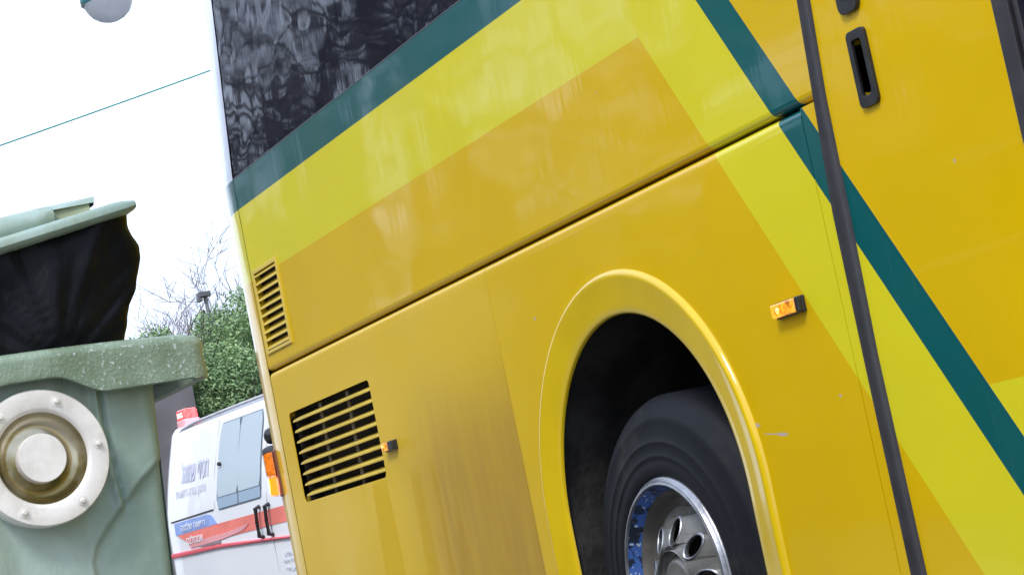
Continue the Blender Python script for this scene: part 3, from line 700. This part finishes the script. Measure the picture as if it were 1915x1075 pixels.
# window, as strips so that the glass follows the lean
def glass(x0, x1, z0, z1, mat, name, parent, inset=.02, off=.004):
    mb = MB(); rows = []
    for k in range(9):
        z = z0 + (z1 - z0) * k / 8; c = inset * (1 - min(1, min(z - z0, z1 - z) / .05)) ** 2
        rows.append([AP(x0 + c + (z1 - z) * -.03, ad(z) - off, z), AP(x1 - c, ad(z) - off, z)])
    mb.grid(rows); return build(mb, name, mat, parent, smooth=60)
wf = glass(-.412, .265, 1.322, 1.885, simple('grey_window_seal', (.16, .21, .26), .5), 'side_window', amb, .03, .003)
glass(-.403, -.088, 1.405, 1.878, M_agl, 'pane', wf, .02, .007); glass(-.080, .258, 1.405, 1.878, M_agl, 'pane', wf, .02, .007)
glass(-.408, -.088, 1.330, 1.400, M_agl2, 'lower_pane', wf, .008, .007); glass(-.080, .258, 1.330, 1.400, M_agl2, 'lower_pane', wf, .008, .007)
mb = MB(); mb.tube([AP(-.36, ad(1.62) - .012, 1.62), AP(-.36, ad(1.62) - .03, 1.62)], .013, 10); build(mb, 'window_catch', M_dk, wf)
# front cab window, behind the bus
glass(.62, 1.9, 1.35, 1.86, M_agl, 'cab_window', amb, .03, .004)
def strip(name, x0, x1, z0a, z1a, z0b, z1b, mat, off=.003, n=10):
    mb = MB(); mb.grid([[AP(x0 + (x1 - x0) * k / n, -off - .006 * max(0, min(1, (1.30 - z) / .5)) + (ad(z)), z) for z in (z0a + (z0b - z0a) * k / n, z1a + (z1b - z1a) * k / n)] for k in range(n + 1)]); return build(mb, name, mat, amb)
rs = strip('red_stripe', -.50, 2.0, 1.137, 1.238, 1.137, 1.238, M_ared)
apatch('blue_panel', [(-1.15, 1.234), (-.46, 1.240), (-.50, 1.285), (-.535, 1.306), (-.60, 1.318), (-1.15, 1.316)], M_ablue, .004)
apatch('faded_stripe_end', [(-.47, 1.237), (-1.12, 1.230), (-1.0, 1.180), (-.93, 1.148), (-.47, 1.137)], M_ared, .0045)
apatch('pink_flash', [(-.97, 1.165), (-.93, 1.128), (-.47, 1.130), (-.10, 1.150), (.02, 1.185), (-.35, 1.168)], M_ared2, .0065)
apatch('grey_flash', [(-.80, 1.118), (-.45, 1.108), (-.45, 1.133), (-.62, 1.128)], simple('grey_flash_film', (.25, .22, .24), .4), .0075)
mb = MB(); mb.grid([[AP(x, dd, zc + h * g) for dd, g in ((-.004, 1), (-.018, .8), (-.021, 0), (-.018, -.8), (-.004, -1))] for x, zc, h in ((-1.30, 1.104, .017), (-.5, 1.094, .013), (.54, 1.040, .008), (2.0, .99, .008))]); build(mb, 'side_moulding', M_mould, amb, smooth=60)
mb = MB(); mb.tube([AP(-1.2, .0, 1.330), AP(-.49, .0, 1.337)], .0045, 6); build(mb, 'body_seam', M_dk, amb)
mb = MB(); mb.tube([AP(.328, .0, .32), AP(.328, -.004, 1.05), AP(.328, -.001, 1.3), AP(.328, ad(1.6) - .001, 1.6), AP(.328, ad(1.92), 1.92)], .003, 6); mb.tube([AP(.58, .0, .32), AP(.58, -.004, 1.05), AP(.545, -.001, 1.3), AP(.545, ad(1.6) - .001, 1.6)], .003, 6); mb.tube([AP(-.47, ad(1.34), 1.34), AP(-.47, ad(1.6), 1.6), AP(-.45, ad(1.92), 1.92)], .003, 6); build(mb, 'door_seams', simple('grey_gap', (.3, .31, .34), .6), amb)
mb = MB()
rail = [AP(x, .165, z) for x, z in ((-1.22, 1.90), (-1.1, 1.945), (-.9, 1.962), (-.3, 1.968), (2.0, 1.972))]
mb.tube(rail, .011, 8); build(mb, 'roof_gutter', simple('grey_gutter', (.45, .46, .5), .4), amb, smooth=60)
for x in (.212, .352):
    mb = MB(); mb.tube([AP(x, -.004, 1.272), AP(x - .002, -.035, 1.262), AP(x - .008, -.038, 1.17), AP(x - .014, -.035, 1.085), AP(x - .014, -.004, 1.078)], [.014, .015, .013, .015, .014], 8); build(mb, 'door_handle', M_plastic, amb, smooth=50)
def atext(name, body, size, x, z, mat, width, off=.006):
    lean = math.atan2(ad(z + .05) - ad(z - .05), .1)
    M = Matrix.Translation(AP(x, ad(z) - off, z)) @ Matrix.Rotation(AA, 4, 'Z') @ Matrix.Rotation(pi / 2 - lean, 4, 'X')
    return text_mesh(name, body, size, mat, M, amb, width)
atext('side_lettering', 'חסדי שמואל'[::-1], .20, -.80, 1.63, M_grey, .46)
atext('side_lettering', 'ארגון עזרה רפואית'[::-1], .085, -.85, 1.505, M_greyl, .50)
atext('side_lettering', 'רפואה שלמה'[::-1], .062, -.83, 1.272, M_wl, .40, .010)
atext('side_lettering', 'אמבולנס'[::-1], .070, -.84, 1.178, M_wl, .27, .012)
for k, z in enumerate((.94, .90, .845)):
    atext('door_lettering', ('מד״א', 'עזרה ראשונה', 'טל׳')[k][::-1], .034, .50 - .0 * k, z, M_greyl, (.10, .16, .13)[k], .012)
# beacon
mb = MB(); mb.add([AP(x, d, z) for z in (1.955, 2.02) for x, d in ((-1.26, .20), (-1.12, .20), (-1.12, .32), (-1.26, .32))], [(0, 1, 5, 4), (1, 2, 6, 5), (2, 3, 7, 6), (3, 0, 4, 7), (4, 5, 6, 7)])
be = build(mb, 'roof_beacon', simple('pink_beacon_base', (.85, .45, .48), .3), amb, bevel=.01)
mb = MB(); rows = []
for z, k in ((2.021, 1), (2.075, .97), (2.092, .85)): rows.append([AP(-1.19 + x * k, .26 + d * k, z) for x, d in ((-.065, -.055), (.062, -.055), (.062, .055), (-.065, .055))])
mb.grid(rows, closed=True, caps=True); build(mb, 'red_dome', M_red_lit, be, bevel=.008)
mb = MB(); mb.add([AP(x, .203, z) for x, z in ((-1.235, 2.035), (-1.145, 2.035), (-1.145, 2.068), (-1.235, 2.068))], [(0, 1, 2, 3)]); build(mb, 'bright_lens', M_hot, be)
# wing mirror
mb = MB(); mb.box((1.95, -.25, 1.32), (2.02, -.05, 1.62), Matrix.Translation(AO) @ Matrix.Rotation(AA, 4, 'Z')); mb.box((1.96, -.06, 1.40), (1.99, .06, 1.44), Matrix.Translation(AO) @ Matrix.Rotation(AA, 4, 'Z')); build(mb, 'wing_mirror', M_plastic, amb, bevel=.012)

# ================================================================== street lamp (top left)
lamp = empty('street_lamp', (-9.3, .05, GZ), 'teal street lamp with a frosted globe bowl hanging above the container', 'street lamp')
LC = Vector((-9.22, 1.44, 4.875))                   # underside centre of the housing
M_teal = simple('teal_lamp_housing', (.05, .20, .24), .4, var=.15, nscale=6)
t = NT('frosted_bowl'); M_bowl = t.set(color=(.95, .96, .98), rough=.5, trans=.85, coat=.3, coatr=.2)
Rx = Matrix.Rotation(radians(4), 3, 'X')
mb = MB(); rows = []
for k in range(40):
    a = 2 * pi * k / 40; rows.append([LC + Rx @ Vector((r * cos(a), r * sin(a), z)) for r, z in ((.172, .0), (.160, -.05), (.130, -.10), (.09, -.132), (.045, -.150), (.0005, -.155))])
mb.grid(rows, closed_rows=True); build(mb, 'lamp_bowl', M_bowl, lamp, smooth=60)
mb = MB(); mb.grid([[LC + Rx @ Vector((r * cos(2 * pi * k / 40), r * sin(2 * pi * k / 40), -.006)) for r in (.168, .0005)] for k in range(40)], closed_rows=True); build(mb, 'added_reflector', M_white, lamp)  # white disc added inside to brighten the bowl
mb = MB(); rows = []
for k in range(40):
    a = 2 * pi * k / 40; rows.append([LC + Rx @ Vector((r * cos(a), r * sin(a), z)) for r, z in ((.15, -.002), (.178, -.012), (.186, .0), (.186, .03), (.172, .08), (.13, .13), (.07, .17), (.03, .20), (.0005, .20))])
mb.grid(rows, closed_rows=True); build(mb, 'lamp_housing', M_teal, lamp, smooth=60)
mb = MB(); mb.box((-.012, -.19, -.035), (.012, -.17, .0), Matrix.Translation(LC)); build(mb, 'bowl_clip', M_rimdisc, lamp)
mb = MB(); mb.tube([LC + Vector((0, 0, .17)), LC + Vector((0, -.05, .35)), LC + Vector((-.02, -.5, .55)), LC + Vector((-.05, -1.2, .55)), (-9.3, .05, 5.2)], .03, 10); build(mb, 'lamp_arm', M_teal, lamp, smooth=60)
mb = MB(); mb.tube([(-9.3, .05, GZ), (-9.3, .05, 1.2), (-9.3, .05, 5.25)], [.085, .07, .045], 16); build(mb, 'lamp_post', M_teal, lamp, smooth=60)
mb = MB(); mb.tube([(-9.3, .05, GZ), (-9.3, .05, GZ + .35)], .13, 16); build(mb, 'post_base', M_teal, lamp, smooth=40)

# ================================================================== wires
def wire(p0, p1, r, sag, mat, label, e0=-2.2, e1=3.5):
    p0, p1 = Vector(p0), Vector(p1); pts = []
    for k in range(41):
        q = e0 + (e1 - e0) * k / 40; p = p0 + (p1 - p0) * q; p.z += sag * ((q - .5) ** 2 - .25); pts.append(p)
    mb = MB(); mb.tube(pts, r, 5); o = build(mb, 'overhead_wire', mat, None, smooth=60); tag(o, label, 'overhead wire', 'overhead wires'); return o
M_wire = simple('green_cable', (.03, .26, .20), .5); M_wire2 = simple('thin_grey_wire', (.35, .36, .38), .5)
wire((-18.18, 2.65, 5.93), (-17.47, 4.81, 6.33), .009, .012, M_wire, 'thick green cable crossing the white sky above the green container')
for (a, b, c), (d, e, f_), lab in (((-32.29, 7.64, 7.8), (-31.46, 9.48, 9.09), 'upper of the three faint hair-thin wires in the sky'), ((-32.27, 7.84, 7.62), (-31.51, 9.49, 8.87), 'middle of the three faint hair-thin wires in the sky'), ((-32.27, 7.99, 7.42), (-31.63, 9.48, 8.33), 'lowest of the three faint hair-thin wires in the sky')):
    wire((a, b, c), (d, e, f_), .0012, .02, M_wire2, lab, -1.2, 2.5)

# ================================================================== vegetation
def leaf_mat(name, a, b, tr=.25):
    t = NT(name); g = t.node('ShaderNodeNewGeometry'); r = g.outputs['Random Per Island']
    c = t.mix(r, a, b); f = t.noise(.9, 3); c = t.mix(t.math('MULTIPLY', t.ramp(f, .35, .7), .35), c, tuple(q * 1.5 for q in b))
    return t.set(color=c, rough=.5, spec=.35)
M_leaf = leaf_mat('evergreen_leaf', (.06, .14, .06), (.30, .42, .19)); M_leafd = leaf_mat('dark_undergrowth_leaf', (.03, .042, .028), (.09, .10, .07)); M_dry = leaf_mat('dry_grass_blade', (.10, .095, .065), (.22, .21, .15))
M_bark = simple('grey_bark', (.085, .075, .065), .85, var=.3, nscale=6); M_twig = simple('pale_twig', (.28, .24, .24), .8, var=.25, nscale=5)
def branch_mesh(mb, p, d, L_, r, depth, rng, spread=.55, up=.12, minr=.004, kids=(2, 4), segs=4, tips=None, droop=0):
    pts = [p.copy()]; rad = [r]; q = p.copy(); dd = d.normalized()
    for k in range(segs):
        dd = (dd + Vector((rng.uniform(-1, 1), rng.uniform(-1, 1), rng.uniform(-1, 1) + up - droop)) * .17).normalized()
        q = q + dd * L_ / segs; pts.append(q.copy()); rad.append(r * (1 - .45 * (k + 1) / segs))
    mb.tube(pts, rad, 7 if r > .04 else (5 if r > .012 else 3), caps=False)
    if tips is not None and depth <= 1: tips.append(q.copy())
    if depth <= 0: return
    for k in range(rng.randint(*kids)):
        i = rng.randint(max(1, segs - 3), segs); b = pts[i]; dr = (pts[i] - pts[i - 1]).normalized()
        nd = (dr + Vector((rng.uniform(-1, 1), rng.uniform(-1, 1), rng.uniform(-.5, 1))) * spread * 1.25).normalized()
        branch_mesh(mb, b, nd, L_ * rng.uniform(.62, .84), max(minr, rad[i] * rng.uniform(.5, .72)), depth - 1, rng, spread, up, minr, kids, segs, tips, droop)
def leaves(mb, c, rx, ry, rz, n, size, rng, shell=.5):
    for k in range(n):
        while True:
            u = Vector((rng.uniform(-1, 1), rng.uniform(-1, 1), rng.uniform(-1, 1)))
            if .001 < u.length <= 1: break
        u = u.normalized() * (u.length ** shell)
        p = Vector((c[0] + u.x * rx, c[1] + u.y * ry, c[2] + u.z * rz))
        a = Vector((rng.uniform(-1, 1), rng.uniform(-1, 1), rng.uniform(-.6, .8))).normalized(); b = a.cross(Vector((rng.uniform(-1, 1), rng.uniform(-1, 1), rng.uniform(-1, 1)))).normalized()
        s = size * rng.uniform(.6, 1.35)
        mb.add([p - a * s, p + b * s * .42, p + a * s, p - b * s * .42], [(0, 1, 2, 3)])
def clumps(mb, c, rx, ry, rz, nc, nl, cr_, size, rng):
    for k in range(nc):
        while True:
            u = Vector((rng.uniform(-1, 1), rng.uniform(-1, 1), rng.uniform(-1, 1)))
            if .001 < u.length <= 1: break
        u = u.normalized() * u.length ** .45
        q = rng.uniform(.6, 1.3) * cr_
        leaves(mb, (c[0] + u.x * rx, c[1] + u.y * ry, c[2] + u.z * rz), q, q, q * .7, int(nl * rng.uniform(.6, 1.3)), size, rng, .6)
def bush(name, label, cat, base, c, rad, nc, nl, cr_, size, mat, seed, group=None):
    rng = random.Random(seed); root = empty(name, base, label, cat, group)
    mb = MB(); tips = []
    for k in range(5): branch_mesh(mb, Vector(base) + Vector((rng.uniform(-.2, .2), rng.uniform(-.2, .2), 0)), Vector((rng.uniform(-.5, .5), rng.uniform(-.5, .5), 1)), (c[2] - base[2]) * .62, .05, 2, rng, .5, .1, .006)
    build(mb, 'trunk', M_bark, root, smooth=60)
    mb = MB(); clumps(mb, c, *rad, nc, nl, cr_, size, rng); build(mb, 'crown', mat, root); return root
def bare(name, label, base, h, seed, depth=5, r=.09, spread=.55, mat=None, minr=.004, kids=(2, 4), droop=0, lean=(0, 0)):
    rng = random.Random(seed); root = empty(name, base, label, 'tree', 'bare trees')
    mb = MB(); b = Vector(base); top = b + Vector((lean[0], lean[1], h * .3))
    mb.tube([b, b + Vector((.02, 0, h * .1)), top], [r * 1.35, r * 1.08, r], 10); build(mb, 'trunk', M_bark, root, smooth=60)
    mb = MB()
    for k in range(3): branch_mesh(mb, top - Vector((0, 0, .05 * k * h)), Vector((rng.uniform(-.7, .7), rng.uniform(-.7, .7), 1)), h * .26, r * .75, depth, rng, spread, .1, minr, kids, 4, None, droop)
    build(mb, 'crown', mat or M_bark, root, smooth=60); return root
# retaining wall and planted bank beyond the ambulance
mb = MB(); mb.box((-19.6, -.4, GZ - .1), (-19.25, 4.56, 3.34)); mb.box((-19.64, -.4, 3.342), (-19.21, 4.58, 3.42))
tag(build(mb, 'retaining_wall', simple('grey_rendered_wall', (.135, .125, .13), .85, var=.2, nscale=1.2, bump=.004)), 'grey rendered retaining wall behind the container and the ambulance', 'wall')
rng = random.Random(5)
mb = MB(); rows = []
for i in range(24):
    y = 4.86 + i * .5; row = []
    for j in range(16):
        x = -19.25 - j * .55; z = GZ - .02 + 3.2 * (1 - math.exp(-j / 5.)) * min(1, .6 + i * .1) + rng.uniform(-.08, .08); row.append((x, y, z))
    rows.append(row)
mb.grid(rows); tag(build(mb, 'bank', simple('dark_soil', (.045, .038, .03), .95, var=.3), smooth=60), kind='structure')
bush('evergreen_bush', 'dense evergreen bush above the ambulance roof, darkest green mass', 'bush', (-20.6, 6.0, .6), (-20.6, 6.3, 3.1), (1.2, 1.45, 1.3), 260, 300, .31, .026, M_leaf, 11, 'evergreen bushes')
bush('evergreen_bush', 'low green bush filling the gap beside the container rim', 'bush', (-19.9, 5.3, .6), (-19.9, 5.15, 2.95), (.7, .62, .72), 190, 200, .2, .025, M_leaf, 12, 'evergreen bushes')
bush('evergreen_bush', 'small leafy bush top just showing over the container rim', 'bush', (-20.3, 4.65, 1.0), (-20.3, 4.50, 3.80), (.30, .34, .24), 34, 60, .12, .024, M_leaf, 13, 'evergreen bushes')
rng = random.Random(31); mb = MB()
clumps(mb, (-19.2, 6.1, 2.3), .4, 1.7, .65, 260, 90, .22, .032, rng)
tag(build(mb, 'undergrowth', M_leafd), 'dark scrubby undergrowth on the bank', 'undergrowth', kind='stuff')
mb = MB()
for k in range(900):
    p = Vector((-18.95 + rng.uniform(-.25, .2), rng.uniform(4.6, 8.2), rng.uniform(2.0, 2.5))); d = Vector((rng.uniform(-.3, .3), rng.uniform(-.35, .35), 1)) * rng.uniform(.15, .42)
    s = Vector((0, .006, 0)); mb.add([p - s, p + s, p + d], [(0, 1, 2)])
mb2 = MB(); tag(build(mb, 'dry_grass', M_dry), kind='stuff')
bare('bare_tree', 'bare twiggy tree rising behind the evergreen bushes', (-22.5, 6.0, GZ), 5.4, 4, depth=6, r=.06, spread=.8, mat=M_twig, minr=.0045, kids=(3, 4))
# small park lamp with a thin mast in the bushes
pl_ = empty('post_lamp', (-20.6, 5.33, GZ), 'small grey post lamp standing among the bushes', 'lamp post')
mb = MB(); mb.tube([(-20.6, 5.33, GZ), (-20.6, 5.33, 4.35)], .024, 10); build(mb, 'post', simple('grey_galvanised', (.20, .21, .22), .5, metal=.3), pl_, smooth=50)
mb = MB(); mb.box((-20.68, 5.24, 4.36), (-20.52, 5.38, 4.42)); mb.box((-20.66, 5.225, 4.31), (-20.54, 5.27, 4.37)); build(mb, 'lamp_head', simple('dark_lamp_head', (.10, .10, .11), .5), pl_, bevel=.006)
mb = MB(); mb.tube([(-20.6, 5.345, 4.41), (-20.6, 5.355, 5.0)], .004, 6); build(mb, 'mast', M_wire2, pl_)
# ---- the far side of the street, seen only as reflections in the bus
bpos = [(-14.5, -7.0, 9.6, 21, .30), (-19.5, -6.6, 11.2, 8, .40), (-25.5, -7.5, 12.2, 33, .36), (-34, -9.0, 12.5, 17, .30), (-8.2, -7.6, 8.6, 29, .28), (-22.3, -6.1, 11.8, 52, .32), (-17.2, -6.0, 10.4, 61, .26)]
blab = ['bare tree opposite the bus, mirrored in the middle of its window', 'bare thick tree opposite the bus, mirrored in the rear of its window', 'bare tree far along the opposite pavement, mirrored low in the window', 'farthest bare tree on the opposite pavement', 'nearest bare tree on the opposite pavement', 'bare tree with the thickest limbs, mirrored in the rear end of the window', 'bare tree leaning in beside the thick one, mirrored left of the teal band']
for (x, y, h, sd_, r), lb in zip(bpos, blab): bare('bare_tree', lb, (x, y, GZ), h, sd_, depth=5, r=r, spread=.66, minr=.022, kids=(2, 3))
bld = empty('low_building', (-22, -17, GZ), 'long low building across the street, mirrored in the bus paint', 'building')
M_bw = simple('tan_render', (.20, .155, .10), .9, var=.2, nscale=.7)
mb = MB(); mb.box((-58, -21, GZ), (14, -14.6, 4.6)); build(mb, 'wall', M_bw, bld)
mb = MB(); mb.add([(-58.5, -14.1, 4.602), (14.5, -14.1, 4.602), (14.5, -17.8, 6.3), (-58.5, -17.8, 6.3), (14.5, -21.5, 4.602), (-58.5, -21.5, 4.602)], [(0, 1, 2, 3), (3, 2, 4, 5), (1, 4, 2), (0, 3, 5)]); build(mb, 'roof', simple('roof_tiles', (.16, .07, .045), .8, var=.3, nscale=4), bld)
for k in range(14):
    x = -55 + k * 4.8; mb = MB(); mb.box((x, -14.62, 1.3), (x + 1.8, -14.56, 2.9)); w_ = build(mb, 'window', M_white, bld); mb = MB(); mb.box((x + .08, -14.56, 1.38), (x + 1.72, -14.55, 2.82)); build(mb, 'pane', M_glass, w_)
# unseen evergreens added along the building to darken and mottle the bus reflections
rng = random.Random(77)
for k, (x, y, h, w) in enumerate(((-14.5, -10.8, 7.6, 2.5), (-21.5, -11.6, 7.2, 2.7), (-29.5, -12.0, 7.4, 2.8), (-38, -12.2, 8.4, 3.0), (-8.0, -9.8, 6.4, 2.3))):
    rt = empty('added_evergreen', (x, y, GZ), ('added rounded evergreen before the low building, second from the near end', 'added tall evergreen in the middle of the row before the low building', 'added broad evergreen fourth along the low building', 'added evergreen, tallest and farthest before the low building', 'added evergreen, smallest and nearest before the low building')[k], 'tree', 'evergreens added for the bus reflections')
    mb = MB(); mb.tube([(x, y, GZ), (x + .1, y, h * .3), (x, y, h * .75)], [.18, .14, .06], 8); build(mb, 'trunk', M_bark, rt, smooth=60)
    mb = MB(); clumps(mb, (x, y, h * .6), w, w * .8, h * .42, 52, 95, .72, .13, rng); build(mb, 'crown', M_leaf, rt)
